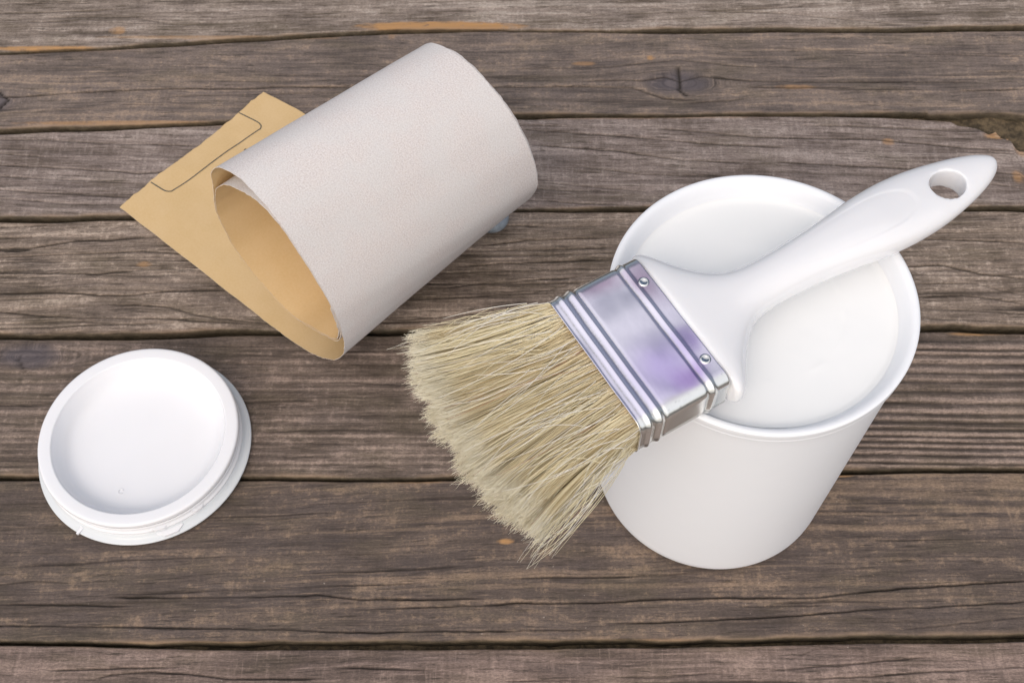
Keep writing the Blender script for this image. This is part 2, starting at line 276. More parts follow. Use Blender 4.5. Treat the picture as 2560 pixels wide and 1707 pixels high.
def make_plank(k, p):
    far, near = p['e']; s = p['seed']
    outer = far is None or near is None
    if outer: xs = np.linspace(-.75, .75, 300)
    else: xs = np.concatenate([np.linspace(-.75, -.40, 40, endpoint=False), np.arange(-.40, .40, .0016), np.linspace(.40, .75, 40)])
    if far is None: yf = interp(near, xs) + .14
    else: yf = edge_far(far, xs, s * 31)
    if near is None: yn = interp(far, xs) - .14
    else: yn = edge_far(near, xs, (s + 1) * 31) + gapw(xs, s)
    if k == 2:                                   # olive gap above the broken corner
        yn = np.where(xs > .245, interp(G2n, xs) + .0016 + .0006 * vn(xs * 50, 0 * xs, 4), yn)
    if k == 1:
        yn = yn - .0004 + .0016 * np.clip((xs - .06) / .04, 0, 1) * (1 + .3 * vn(xs * 30, 0 * xs, 9))
    wid = float(np.mean(yf - yn)); nr = int(wid / (.004 if outer else .00043))
    e = np.array([0, .0004, .0009, .0015, .0022]) / wid
    vv = np.concatenate([e, np.linspace(.003 / wid, 1 - .003 / wid, nr), 1 - e[::-1]])
    X = np.repeat(xs[None], len(vv), 0); Y = yn[None] + (yf - yn)[None] * vv[:, None]
    # grain coordinate
    Gy = Y - p['slope'] * X + .004 * fbm(X * 5, Y * 9, s) + .0012 * fbm(X * 22, Y * 30, s + 5)
    knot = np.zeros_like(X)
    KN = {3: [(.1005, .5082, .023, .0095, .009)], 6: [(-.2518, .3190, .018, .008, .010)]}.get(s, [])
    if s == 3: KN = KN + [(-.310, .4944, .016, .008, .007)]
    for kx, ky, ax_, ay_, amp in KN:
        dx = (X - kx); dy = Y - ky
        inf = np.exp(-(dx / (ax_ * 1.6))**2) * np.exp(-np.abs(dy) / (ay_ * 1.5))
        Gy = Gy - amp * np.tanh(dy / (ay_ * .5)) * inf
        rr = np.sqrt((dx / ax_)**2 + (dy / ay_)**2)
        rr2 = rr + .25 * fbm(X * 90, Y * 160, s + 8)
        kk = np.clip(1.15 - rr2, 0, .6) / .6
        knot = np.maximum(knot, kk)
        Gy = np.where(rr < 1, Gy * (1 - kk) + kk * (rr * .012 + ky), Gy)
    # heights
    rg = fbm(Gy * 260, X * 5, s + 11, 3) + .6 * fbm(Gy * 620, X * 12, s + 12, 2)
    z = p['ridge'] * .001 * rg + .0006 * fbm(X * 8, Y * 25, s + 2)
    groove = np.clip(-rg * 1.3 - .45, 0, 1)
    ridge = rg
    if s == 6:                                   # strong ribs at the right end
        yy = Y - .0010 * vn(X * 12, 0 * X, 3) + .004 * np.clip((.16 - X), 0, .5) * .3
        rb = RIBS[::-1]; idx = np.clip(np.searchsorted(rb, yy) - 1, 0, len(rb) - 2)
        f = (yy - rb[idx]) / (rb[idx + 1] - rb[idx])
        prof = np.clip(f / .22, 0, 1) * np.clip((1 - f) / .5 + .25, 0, 1)
        a = np.clip((X - .10) / .06, 0, 1) * .8 + .2 + .12 * np.clip((-X - .0) / .1, 0, 1)
        z = z + a * .0014 * (prof - .6)
        groove = np.maximum(groove * .6, a * np.clip(1 - f / .16, 0, 1) * .9)
        groove = np.maximum(groove, a * np.clip((f - .55) / .45, 0, 1) * .55)
        ridge = ridge * .6 + a * 1.5 * np.exp(-((f - .27) / .16)**2)
    if s == 7:
        yy = (Y - .0004 * fbm(X * 20, Y * 0, 5)) + .03 * (X - .2)
        f = (yy / .0058) % 1.0; a = np.clip((X - .08) / .08, 0, 1) * np.clip((Y - .212) / .02, 0, 1)
        z = z + a * .0005 * (np.abs(f - .5) * 2 - .5) * -1; ridge = ridge + a * .8 * (1 - np.abs(f - .5) * 2)
    crack = np.zeros_like(X)
    y0, y1 = Y.min(), Y.max()
    for wd, dp, pts in CRACKS:
        pts = np.array(pts); pts = pts[np.argsort(pts[:, 0])] if abs(pts[-1, 0] - pts[0, 0]) > abs(pts[-1, 1] - pts[0, 1]) else pts
        my = pts[:, 1].mean(); mx = pts[:, 0].mean()
        j = np.abs(xs - mx).argmin()
        if outer or not (yn[j] < my < yf[j]): continue
        horiz = abs(pts[-1, 0] - pts[0, 0]) > abs(pts[-1, 1] - pts[0, 1])
        hw = .00024 + .00022 * wd + (.00012 if my > .38 else 0)
        if horiz:
            cy = np.interp(xs, pts[:, 0], pts[:, 1]) + .00035 * fbm(xs * 130, 0 * xs, int(my * 9000)) + .0005 * vn(xs * 30, 0 * xs, int(my * 7000))
            L = .010
            fade = np.clip((xs - pts[0, 0] + L * .5) / L, 0, 1) * np.clip((pts[-1, 0] + L * .5 - xs) / L, 0, 1)
            if pts[0, 0] < -.22: fade = np.where(xs < pts[0, 0], 1, fade) * np.where(xs < pts[0, 0] - .05, 0, 1)
            st = fade * (.78 + .35 * vn(xs * 45, 0 * xs, int(my * 8000)))
            g_ = np.exp(-((Y - cy[None]) / (hw * (.6 + .5 * st[None])))**2) * st[None]
        else:
            o = np.argsort(pts[:, 1]); q = pts[o]
            cx = np.interp(Y, q[:, 1], q[:, 0]) + .0006 * fbm(Y * 150, 0 * Y, 5)
            L = .002
            fade = np.clip((Y - q[0, 1] + L) / L, 0, 1) * np.clip((q[-1, 1] + L - Y) / L, 0, 1)
            g_ = np.exp(-((X - cx) / (hw * 1.5))**2) * fade
        crack = np.maximum(crack, np.clip(g_ * dp * (1.35 if my > .36 else 1.1), 0, 1))
    # hairline checks that follow the grain
    q = fbm(Gy * 420, X * 7, s + 40, 2); thr = .50 if s in (5, 4) else .58
    fine = np.clip((q - thr) / .10, 0, 1) * np.clip(fbm(X * 18, Gy * 90, s + 41) * 2 + .35, 0, 1)
    crack = np.maximum(crack, fine * (.75 if s in (5,) else .5))
    z = z - .0016 * crack
    # worn edges
    dn = (Y - yn[None]); df = (yf[None] - Y)
    r = .0010 + .0004 * vn(xs * 40, 0 * xs, s + 60)[None] + .0003 * fbm(xs * 200, 0 * xs, s + 61)[None]
    def rnd(dd): u = np.clip(1 - dd / r, 0, 1); return r * (1 - np.sqrt(np.clip(1 - u * u, 0, 1)))
    z = z - rnd(dn) * .9 - rnd(df) * .6
    rim = np.clip(1 - dn / .0024, 0, 1) + .5 * np.clip(1 - df / .0018, 0, 1)
    z = z - .0001 * s % 3
    z0 = z
    # sides
    nx = len(xs)
    def siderow(yy, zz): return np.stack([xs, yy, zz], -1)
    rows = [siderow(yn + .0006, np.full(nx, -.020)), siderow(yn + .0002 + .0004 * fbm(xs * 80, 0 * xs, s), np.full(nx, -.010)), siderow(yn + .0001, z[0] - .004)]
    top = np.stack([X, Y, z], -1)
    rows2 = [siderow(yf + .0, z[-1] - .004), siderow(yf - .0003, np.full(nx, -.020))]
    V = np.concatenate([np.array(rows), top, np.array(rows2)], 0)
    nrow = V.shape[0]
    def pad(a, v0=0, v1=0): return np.concatenate([np.repeat(a[:1], 3, 0) * 0 + v0, a, np.repeat(a[-1:], 2, 0) * 0 + v1], 0).ravel()
    Gv = np.concatenate([np.stack([xs, np.full(nx, Gy[0].mean() - .02), 0 * xs], -1)[None], np.stack([xs, Gy[0] - .010, 0 * xs], -1)[None], np.stack([xs, Gy[0] - .004, 0 * xs], -1)[None],
                         np.stack([X, Gy, 0 * X], -1), np.stack([xs, Gy[-1] + .004, 0 * xs], -1)[None], np.stack([xs, Gy[-1] + .02, 0 * xs], -1)[None]], 0)
    me = mesh_np('plank', V.reshape(-1, 3), grid_quads(nrow, nx))
    fattr(me, 'grain', Gv.reshape(-1, 3))
    och = np.zeros_like(X)
    for cx, cy, rx, ry, kk in OCHRE:
        u = ((X - cx) / rx)**2 + ((Y - cy) / (ry + .0004))**2
        och = np.maximum(och, kk * np.clip(1.6 - u - .5 * fbm(X * 220, Y * 500, 77), 0, 1))
    sd = np.clip(1 - dn / .0007, 0, 1) * .8 + np.clip(1 - df / .0005, 0, 1) * .5
    fattr(me, 'crack', pad(crack)); fattr(me, 'groove', pad(groove)); fattr(me, 'ridge', pad(ridge)); fattr(me, 'knot', pad(knot))
    fattr(me, 'ochre', pad(och)); fattr(me, 'rim', pad(rim)); fattr(me, 'side', pad(sd, 1, 1))
    return obj('plank', me, wood_mat(p), deck)
for k, p in enumerate(PL): make_plank(k, p)

# soil and moss seen down the gaps and under the broken corner
mm, t, b = newmat('dirt'); N = NT(t)
g = N.objc(); n = N.noise(g, 260, 6, .6)
t.links.new(N.mix(N.ss(n, .35, .65), (.052, .038, .022), (.145, .105, .060)), b.inputs['Base Color']); b.inputs['Roughness'].default_value = .95
t.links.new(N.bump(n, .8, .002), b.inputs['Normal'])
gx = np.linspace(-.75, .75, 500); gy = np.linspace(-.06, .78, 300)
XX, YY = np.meshgrid(gx, gy)
ZZ = -.0085 + .0025 * fbm(XX * 60, YY * 90, 5)
ZZ = np.where((XX > .2) & (YY > .44) & (YY < .5), -.0065 + .002 * fbm(XX * 60, YY * 90, 5), ZZ)
obj('ground', mesh_np('ground', np.stack([XX, YY, ZZ], -1).reshape(-1, 3), grid_quads(300, 500)), mm, None, 'structure')
# raw splinters at the broken corner
ms, t, b = newmat('raw_wood'); N = NT(t)
n = N.noise(N.scale(N.objc(), (90, 500, 90)), 1, 4, .6)
t.links.new(N.mix(N.ss(n, .35, .65), (.36, .20, .10), (.52, .36, .22)), b.inputs['Base Color']); b.inputs['Roughness'].default_value = .8
def splinter(pts, z0, hgt):
    m_ = len(pts); pts = np.array(pts); c = pts.mean(0)
    top = np.c_[c + (pts - c) * .8, np.full(m_, z0 + hgt)]; bot = np.c_[pts, np.full(m_, z0 - .004)]
    v = np.concatenate([bot, top, [[*c, z0 + hgt * 1.25]]])
    q = [(i, (i + 1) % m_, m_ + (i + 1) % m_, m_ + i) for i in range(m_)]
    tr = [(m_ + i, m_ + (i + 1) % m_, 2 * m_) for i in range(m_)]
    return obj('splinter', mesh_np('splinter', v, q, tr, False), ms, deck)
splinter([(.2755, .4690), (.2800, .4703), (.2835, .4720), (.2838, .4700), (.2858, .4672), (.2830, .4655), (.2790, .4668)], -.0035, .0015)
splinter([(.2850, .4660), (.2880, .4672), (.2905, .4678), (.2900, .4650), (.2870, .4640)], -.0045, .001)

# ============================================================ WHITE PLASTIC
def plastic(name, colr, rough=.3, sss=.0, yel=0.0, bumpy=.0):
    m, t, b = newmat(name); N = NT(t)
    n = N.noise(N.objc(), 35, 3, .5)
    c = N.mix(N.ss(n, .3, .7), colr, tuple(v * .985 for v in colr))
    t.links.new(c, b.inputs['Base Color'])
    n2 = N.noise(N.objc(), 300, 3, .6)
    t.links.new(N.ss(n, .3, .7, rough * .9, rough * 1.1), b.inputs['Roughness'])
    b.inputs['Specular IOR Level'].default_value = .45
    if sss:
        b.inputs['Subsurface Weight'].default_value = sss
        b.inputs['Subsurface Radius'].default_value = (1, .9, .8); b.inputs['Subsurface Scale'].default_value = .004
    if bumpy:
        t.links.new(N.bump(N.noise(N.objc(), 120, 3, .5), bumpy, .0004), b.inputs['Normal'])
    return m
M_bucket = plastic('white_tub_plastic', (.885, .908, .945), .40, .10)
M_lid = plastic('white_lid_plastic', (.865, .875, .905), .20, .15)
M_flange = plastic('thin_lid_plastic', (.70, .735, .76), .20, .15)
M_handle = plastic('white_handle_plastic', (.845, .852, .875), .09, .25)
mp, t, b = newmat('white_paint'); N = NT(t)
n = N.noise(N.objc(), 14, 2, .5)
t.links.new(N.mix(N.ss(n, .35, .65), (.85, .866, .868), (.87, .882, .884)), b.inputs['Base Color'])
b.inputs['Roughness'].default_value = .16
t.links.new(N.bump(N.noise(N.objc(), 18, 2, .5), .25, .001), b.inputs['Normal'])

# ------------------------------------------------------------ paint tub
tub = thing('paint_tub', 'tall open white plastic tub full of white paint with a brush across its rim', 'paint tub', (.09708, .2568, 0.0012))
H = .15
prof = [(0, .0018), (.0500, .0018), (.0520, .0006), (.0540, .0003), (.0549, .0010), (.0553, .0025), (.0555, .005)]
for i in range(1, 24): prof.append((.0555 + (.0586 - .0555) * i / 23, .005 + (.1432 - .005) * i / 23))
prof += [(.0587, .1440), (.0589, .1444)]
lathe('wall', prof + [(.0570, .1447), (.0568, .140), (.0545, .010), (.053, .006), (0, .005)], M_bucket, tub, 200)
rimp = [(.0566, .1443), (.0592, .14435), (.0596, .1444), (.05975, .1447), (.0597, .1450), (.0596, .1453), (.0597, .1460), (.0599, .1475), (.0600, .1490), (.05995, .1496), (.0596, .14985), (.0590, .1500), (.0580, .14985), (.0572, .1494), (.0564, .1483), (.0556, .1468), (.0549, .1454)]
lathe('rim', rimp + [(.0543, .1442), (.0538, .1435), (.0534, .1432), (.0531, .1428), (.0530, .140)], M_bucket, tub, 220)
# glossy paint surface with faint skin ripples
aa = np.linspace(0, 2 * np.pi, 160, endpoint=False); rr = np.linspace(0, 1, 60)
RR, AA = np.meshgrid(rr, aa, indexing='ij')
px, py = RR * .0534 * np.cos(AA), RR * .0534 * np.sin(AA)
pz = .1424 + .0009 * np.clip((RR - .955) / .045, 0, 1)**2 + .00018 * fbm(px * 60, py * 60, 2) + .00016 * np.exp(-((RR - .62) / .02)**2) * np.clip(fbm(AA * 3, RR * 4, 3) * 3, 0, 1)
obj('paint', mesh_np('paint', np.stack([px, py, pz], -1).reshape(-1, 3), grid_quads(60, 160, True)), mp, tub)

# ------------------------------------------------------------ lid, lying upside down
lid = thing('tub_lid', 'round white plastic lid lying upside down on the boards', 'lid', (-.18137, .26579, 0.0010))
lid.rotation_euler = (0, 0, .3)
def arc(cx, cz, r, a0, a1, n=7): return [(cx + r * math.cos(R(a)), cz + r * math.sin(R(a))) for a in np.linspace(a0, a1, n)]
flange = [(0, .0002), (.0500, .0002), (.0514, .0003)] + arc(.0512, .0011, .0008, -60, 90, 7) + [(.0500, .0023), (.0492, .0026), (.0486, .0034), (.0482, .0040), (.0478, .0040), (.044, .0030), (0, .0030)]
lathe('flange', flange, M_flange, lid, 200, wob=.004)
neck = [(.0478, .0030), (.0480, .0044)] + arc(.0474, .0056, .0010, -50, 60, 6) + [(.0472, .0072), (.0470, .0080)] + arc(.0470, .0092, .0009, -60, 60, 6) + [(.0468, .0104), (.0467, .0110)]
ring = [(.0467, .0106), (.0478, .0110)] + arc(.0472, .0126, .0010, -40, 20, 4) + arc(.0470, .0139, .0012, 5, 88, 7) + [(.0462, .0151), (.0450, .0151), (.0438, .01505), (.0429, .0150)] + arc(.0425, .0143, .0007, 85, 175, 6)
recess = [(.0418, .0142), (.0412, .0128), (.0402, .0105), (.0390, .0082), (.0375, .0062), (.0352, .0048), (.0325, .0042), (.029, .0040), (.020, .00395), (.010, .0039), (0, .0039)]
lathe('neck', neck, M_lid, lid, 200, wob=.003)
lathe('raised_ring', ring + recess, M_lid, lid, 220, wob=.002)
# moulding gate mark in the recess
a = np.linspace(0, 2 * np.pi, 40, endpoint=False)
def torus(name, R0, r0, mat, parent, loc, a1=2 * np.pi, n=48, m=8, sc_=(1, 1)):
    A = np.linspace(0, a1, n); Bq = np.linspace(0, 2 * np.pi, m, endpoint=False)
    A, Bq = np.meshgrid(A, Bq, indexing='ij'); rr_ = R0 + r0 * np.cos(Bq)
    v = np.stack([rr_ * np.cos(A) * sc_[0], rr_ * np.sin(A) * sc_[1], r0 * np.sin(Bq)], -1).reshape(-1, 3)
    o = obj(name, mesh_np(name, v, grid_quads(n, m, True)), mat, parent); o.location = loc; return o
def to_lid(wx, wy, z):
    x, y = wx + .18137, wy - .26579; c, s_ = math.cos(-.3), math.sin(-.3); return (c * x - s_ * y, s_ * x + c * y, z)
torus('gate_mark', .0012, .00022, M_lid, lid, to_lid(-.1885, .2400, .0044), 5.2)
# small thread lugs and scraps of flashing round the lower edge
def lug(ang, r_in, r_out, z0, z1, da, name='lug'):
    n_ = 8; v = []
    for i in range(n_ + 1):
        A = R(ang) + R(da) * (i / n_ - .5); tp = min(1, 3 * min(i, n_ - i) / n_ + .25)
        ro = r_in + (r_out - r_in) * tp
        for rr_, z_ in ((r_in, z0), (ro, z0 + .0001), (ro * .998, z1), (r_in, z1 + .0002)): v.append((rr_ * math.cos(A), rr_ * math.sin(A), z_))
    q = []
    for i in range(n_):
        for j in range(4): a_ = i * 4 + j; b_ = i * 4 + (j + 1) % 4; q.append((a_, b_, b_ + 4, a_ + 4))
    q += [(0, 1, 2, 3), (n_ * 4 + 3, n_ * 4 + 2, n_ * 4 + 1, n_ * 4)]
    me = mesh_np(name, v, q, None, False); o = obj(name, me, M_lid, lid)
    o.rotation_euler = (0, 0, -.3); return o
lug(-72, .0468, .0488, .0052, .0068, 11)
lug(-67, .0484, .0512, .0020, .0034, 15)
lug(-48, .0468, .0487, .0054, .0070, 9)
lug(-118, .0490, .0532, .0018, .0028, 2.2, 'flashing')

# ============================================================ SANDPAPER ROLL
A0 = np.array([-.2189, .4138]); PH = R(50); U = np.array([math.cos(PH), math.sin(PH)]); Vv = np.array([U[1], -U[0]])
near = [(0, .0004), (.03, .0006), (.08, .0006), (.115, .0004), (.135, .0012), (.1521, .0060), (.1620, .0120), (.1715, .0215), (.1784, .0340), (.1808, .0431), (.1816, .0500), (.1814, .0610), (.1796, .0748), (.1740, .0892), (.1659, .1035), (.1580, .1155), (.1494, .1250), (.1390, .1318), (.1287, .1335), (.1184, .1290),
        (.1116, .1200), (.1098, .1126), (.1080, .1030), (.1050, .0918), (.1046, .0801), (.1090, .0616), (.1177, .0495), (.1266, .0420), (.1362, .0362), (.1464, .0334), (.1617, .0375), (.1745, .0430), (.1790, .0500), (.1803, .0580), (.1785, .0745), (.1730, .0885), (.1650, .1028), (.1568, .1145), (.1478, .1230), (.1377, .1243), (.1285, .1221),
        (.1200, .1180), (.1118, .1090), (.1094, .1040), (.1074, .0975), (.1056, .0910), (.1056, .0801), (.1101, .0626), (.1185, .0505), (.1272, .0430), (.1366, .0373), (.1464, .0346), (.1612, .0389), (.1738, .0440), (.1780, .0510), (.1792, .0600), (.1770, .0745)]
far = [(0, .0004), (.03, .0012), (.08, .0015), (.115, .0010), (.140, .0012), (.160, .0045), (.1680, .0100), (.1760, .0200), (.1835, .0310), (.1900, .0420), (.1955, .0520), (.2025, .0655), (.2060, .0800), (.2015, .0985), (.1925, .1130), (.1845, .1210), (.1754, .1268), (.1650, .1315), (.1533, .1332), (.1405, .1295),
       (.1320, .1200), (.1295, .1120), (.1280, .1030), (.1265, .0918), (.1265, .0801), (.1300, .0640), (.1370, .0530), (.1450, .0460), (.1550, .0420), (.1650, .0410), (.1750, .0445), (.1840, .0515), (.1910, .0590), (.1990, .0680), (.2046, .0800), (.2001, .0978), (.1914, .1120), (.1835, .1198), (.1745, .1254), (.1645, .1301), (.1533, .1317),
       (.1410, .1270), (.1335, .1190), (.1308, .1110), (.1294, .1020), (.1280, .0910), (.1280, .0801), (.1314, .0650), (.1382, .0542), (.1458, .0474), (.1552, .0434), (.1650, .0424), (.1742, .0460), (.1828, .0530), (.1896, .0602), (.1974, .0692), (.2030, .0800)]
far[12] = (.2060, .0800)
nn = smooth_poly(near, 9); ff = smooth_poly(far, 9); npf = len(nn); nw = 60
idx = np.arange(npf) / 9.0
wv = np.linspace(0, 1, nw)
S2 = nn[:, None, 0] * (1 - wv)[None] + ff[:, None, 0] * wv[None]
Z2 = nn[:, None, 1] * (1 - wv)[None] + ff[:, None, 1] * wv[None]
off_far = .1112 + .0030 * np.clip(S2[:, -1] / .028, 0, 1)
off_far = off_far + .0016 * np.clip((idx - 22) / 6, 0, 1)         # inner turns stick out at the far end
O2 = wv[None] * off_far[:, None]
edge_rag = .00035 * fbm(idx * 5, idx * 0, 3, 4)
O2 = O2 + (1 - wv)[None] * edge_rag[:, None] + wv[None] * (.0003 * fbm(idx * 5, idx * 0, 9, 4))[:, None]
# torn end of the strip
torn_x = np.array([0, .0233, .0674, .0906, .0981, .1015, .1047, .1112]); torn_y = np.array([0, -.0010, .0007, 0, -.0005, -.0007, .0004, -.0004])
tr = np.interp(O2[0], torn_x, torn_y) + .0008 * fbm(O2[0] * 300, O2[0] * 0, 21, 5)
S2 = S2 + tr[None] * np.clip(1 - idx / .9, 0, 1)[:, None]
Z2 = Z2 + .0009 * (fbm(S2 * 25, O2 * 30, 31) + .3) * np.clip(1 - idx / 4, 0, 1)[:, None] + .0004 * fbm(idx[:, None] * .8 + 0 * O2, O2 * 25, 33)
Z2 = np.maximum(Z2, .0002)
def world(S_, O_, Z_): return np.stack([A0[0] + Vv[0] * S_ + U[0] * O_, A0[1] + Vv[1] * S_ + U[1] * O_, Z_], -1)
mid = world(S2, O2, Z2 + .0010)
du = np.gradient(mid, axis=0); dv = np.gradient(mid, axis=1)
nrm = np.cross(du, dv); nrm /= np.linalg.norm(nrm, axis=-1, keepdims=True) + 1e-12
sp = thing('sandpaper_roll', 'loosely rolled sheet of pale sandpaper with tan backing and torn flat end', 'sandpaper', (float(A0[0] + .1 * Vv[0] + .05 * U[0]), float(A0[1] + .1 * Vv[1] + .05 * U[1]), 0))
sploc = np.array(sp.location)
if nrm[5, 30, 2] < 0: nrm = -nrm          # on the flat tail the backing is on top
TH = .00020
def shell(name, o0, o1, mat):
    a_ = mid + nrm * o0 - sploc; b_ = mid + nrm * o1 - sploc
    V = np.concatenate([a_.reshape(-1, 3), b_.reshape(-1, 3)] * 2); n0 = npf * nw
    q = grid_quads(npf, nw); Q = [q, q[:, ::-1] + n0]; m0 = 2 * n0
    c = np.arange(nw - 1); r_ = np.arange(npf - 1)
    for ln in (c, (npf - 1) * nw + c): Q.append(np.stack([ln, ln + 1, ln + 1 + n0, ln + n0], -1) + m0)
    for c0 in (0, nw - 1):
        i_ = r_ * nw + c0; Q.append(np.stack([i_, i_ + nw, i_ + nw + n0, i_ + n0], -1) + m0)
    me = mesh_np(name, V, np.concatenate(Q))
    fattr(me, 'uvp', np.tile(np.stack([np.repeat(np.cumsum(np.r_[0, np.linalg.norm(np.diff(mid[:, 30], axis=0), axis=1)])[:, None], nw, 1), O2, 0 * O2], -1).reshape(-1, 3), (4, 1)))
    return obj(name, me, mat, sp)
mg, t, b = newmat('pale_grit'); N = NT(t)
uv = N.attr('uvp', 'Vector')
gn = N.noise(uv, 1500, 3, .8); gl_ = N.noise(uv, 420, 3, .6); gb = N.noise(uv, 60, 3, .5)
c = N.mix(N.ss(gn, .36, .64), (.565, .515, .50), (.755, .728, .725))
c = N.mix(N.ss(gl_, .35, .65, 0, .25), c, (.72, .665, .625))
c = N.mix(N.ss(gb, .4, .62, 0, .25), c, (.66, .68, .68))
t.links.new(c, b.inputs['Base Color']); b.inputs['Roughness'].default_value = .85; b.inputs['Specular IOR Level'].default_value = .3
t.links.new(N.bump(gn, .25, .0004), b.inputs['Normal'])
mk, t, b = newmat('tan_paper'); N = NT(t)
uv = N.attr('uvp', 'Vector')
n = N.noise(uv, 55, 4, .55); n2 = N.noise(uv, 900, 3, .6)
c = N.mix(N.ss(n, .35, .65), (.645, .45, .22), (.67, .475, .245))
c = N.mix(N.ss(n2, .3, .7, 0, .3), c, (.74, .56, .33))
t.links.new(c, b.inputs['Base Color']); b.inputs['Roughness'].default_value = .6; b.inputs['Specular IOR Level'].default_value = .35
t.links.new(N.bump(n2, .15, .0002), b.inputs['Normal'])
shell('paper_backing', 0, TH * .5, mk)
shell('grit_coating', -TH, -.00002, mg)
# printed line on the backing, and the tops of two printed marks beside the roll
mi, t, b = newmat('grey_print'); N = NT(t)
n = N.noise(N.objc(), 600, 3, .6)
t.links.new(N.mix(N.ss(n, .3, .7), (.055, .060, .055), (.10, .10, .085)), b.inputs['Base Color']); b.inputs['Roughness'].default_value = .7
from mathutils.bvhtree import BVHTree
pl = np.array([[0.0003, 0.0906], [0.0070, .0916], [0.0138, 0.0925], [0.0161, 0.0924], [0.0179, 0.0917], [0.019, 0.09], [0.0188, 0.0877], [0.0174, 0.0745], [0.0162, 0.0613], [0.0155, 0.0404], [0.0141, 0.0278], [0.0134, 0.0256], [0.0111, 0.0240], [0.0082, 0.0235], [.0030, .0231], [-0.0001, 0.0229]])
pls = smooth_poly(pl, 8)
Sg = S2[:30]; 
def zat(s_, o_):
    i_ = np.abs(S2[:60, 30] - s_).argmin(); j_ = int(round(np.clip(o_ / .1125, 0, 1) * (nw - 1)))
    return Z2[i_, j_] + .0010 + TH * .5
tg = np.gradient(pls, axis=0); tg /= np.linalg.norm(tg, axis=1, keepdims=True); pn = np.stack([-tg[:, 1], tg[:, 0]], -1)
vs = []
for i in range(len(pls)):
    for s_ in (-1, 1):
        q = pls[i] + pn[i] * s_ * .00034
        vs.append(world(q[0], q[1], zat(*pls[i]) + .00016))
obj('printed_line', mesh_np('printed_line', np.array(vs) - sploc, grid_quads(len(pls), 2)), mi, sp)
vs = []
for cs, co, w_, l_ in ((.0228, .0652, .0006, .0016), (.0236, .0735, .0006, .0016)):
    for ds, do in ((-w_ / 2, -l_ / 2), (w_ / 2, -l_ / 2), (w_ / 2, l_ / 2), (-w_ / 2, l_ / 2)): vs.append(world(cs + ds, co + do, zat(cs, co) + .0003))
obj('printed_mark', mesh_np('printed_mark', np.array(vs) - sploc, np.arange(8).reshape(2, 4)), mi, sp)

# ------------------------------------------------------------ pale piece peeking out from under the roll
mb, t, b = newmat('pale_blue_grey'); N = NT(t)
n = N.noise(N.objc(), 90, 3, .5)
t.links.new(N.mix(N.ss(n, .35, .65), (.14, .165, .19), (.27, .31, .35)), b.inputs['Base Color']); b.inputs['Roughness'].default_value = .3
th_ = np.linspace(0, np.pi, 24); ph_ = np.linspace(0, 2 * np.pi, 40, endpoint=False)
T2, P2 = np.meshgrid(th_, ph_, indexing='ij')
ps = np.stack([.0095 * np.sin(T2) * np.cos(P2), .0062 * np.sin(T2) * np.sin(P2), .0042 * np.cos(T2)], -1) * (1 + .06 * np.sin(3 * P2)[..., None])
peb = obj('smooth_stone', mesh_np('smooth_stone', ps.reshape(-1, 3), grid_quads(24, 40, True)), mb)
peb.location = (-.0092, .4020, .0046); peb.rotation_euler = (0, 0, R(47))
peb['label'] = 'small smooth blue grey lump peeking out under the rolled sandpaper'; peb['category'] = 'stone'

# ============================================================ PAINT BRUSH
ZC = .1605
brush = thing('paint_brush', 'wide paint brush with white handle and pale bristles lying across the tub', 'paint brush', (.06142, .23588, ZC), R(30.64))
mf, t, b = newmat('painted_reflection_steel'); N = NT(t)
oc = N.objc()
n = N.noise(N.scale(oc, (34, 22, 34), (3.1, .4, 0)), 1, 1.5, .4, .3); nfine = N.noise(N.scale(oc, (900, 260, 900)), 1, 3, .6); nd = N.noise(oc, 900, 5, .7)
c = N.mix(N.ss(n, .35, .65), (.94, .90, .99), (.88, .83, .95))  # lavender base colour imitates the reflection of violet surroundings
def reflection_tint(cx, cy, rx, ry, colr, amt, tilt=0.0):  # soft blob of reflected colour painted into the base colour
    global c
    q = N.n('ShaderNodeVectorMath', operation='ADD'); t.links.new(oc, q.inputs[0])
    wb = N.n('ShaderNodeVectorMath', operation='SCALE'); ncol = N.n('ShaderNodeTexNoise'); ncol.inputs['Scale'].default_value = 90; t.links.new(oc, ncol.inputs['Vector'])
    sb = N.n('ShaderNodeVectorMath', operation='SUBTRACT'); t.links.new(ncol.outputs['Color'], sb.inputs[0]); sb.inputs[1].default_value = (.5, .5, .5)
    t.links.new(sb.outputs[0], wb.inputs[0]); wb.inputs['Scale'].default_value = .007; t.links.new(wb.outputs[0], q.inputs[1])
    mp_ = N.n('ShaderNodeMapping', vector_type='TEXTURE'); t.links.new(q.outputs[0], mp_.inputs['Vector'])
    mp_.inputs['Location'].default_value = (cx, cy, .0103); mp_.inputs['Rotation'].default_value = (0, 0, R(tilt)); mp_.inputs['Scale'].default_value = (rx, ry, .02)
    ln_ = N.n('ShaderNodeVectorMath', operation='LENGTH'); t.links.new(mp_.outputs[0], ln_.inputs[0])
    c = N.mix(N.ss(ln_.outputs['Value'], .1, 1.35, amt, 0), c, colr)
reflection_tint(-.0165, -.0150, .015, .014, (.54, .42, .80), .7, 25)
reflection_tint(-.012, -.0225, .008, .006, (.42, .26, .62), .7)
reflection_tint(-.018, .0275, .012, .006, (.46, .32, .44), .8)
reflection_tint(-.003, .0200, .006, .013, (.42, .30, .42), .8)
reflection_tint(-.003, -.0090, .005, .006, (.46, .34, .68), .7)
reflection_tint(-.020, -.0290, .012, .004, (.62, .57, .50), .6)
nz = N.n('ShaderNodeSeparateXYZ'); t.links.new(oc, nz.inputs[0])
ay = N.math('ABSOLUTE', nz.outputs[1])
sidef = N.ss(ay, .0262, .0285)
c = N.mix(sidef, c, (.88, .88, .85))
groove = N.attr('dirt')
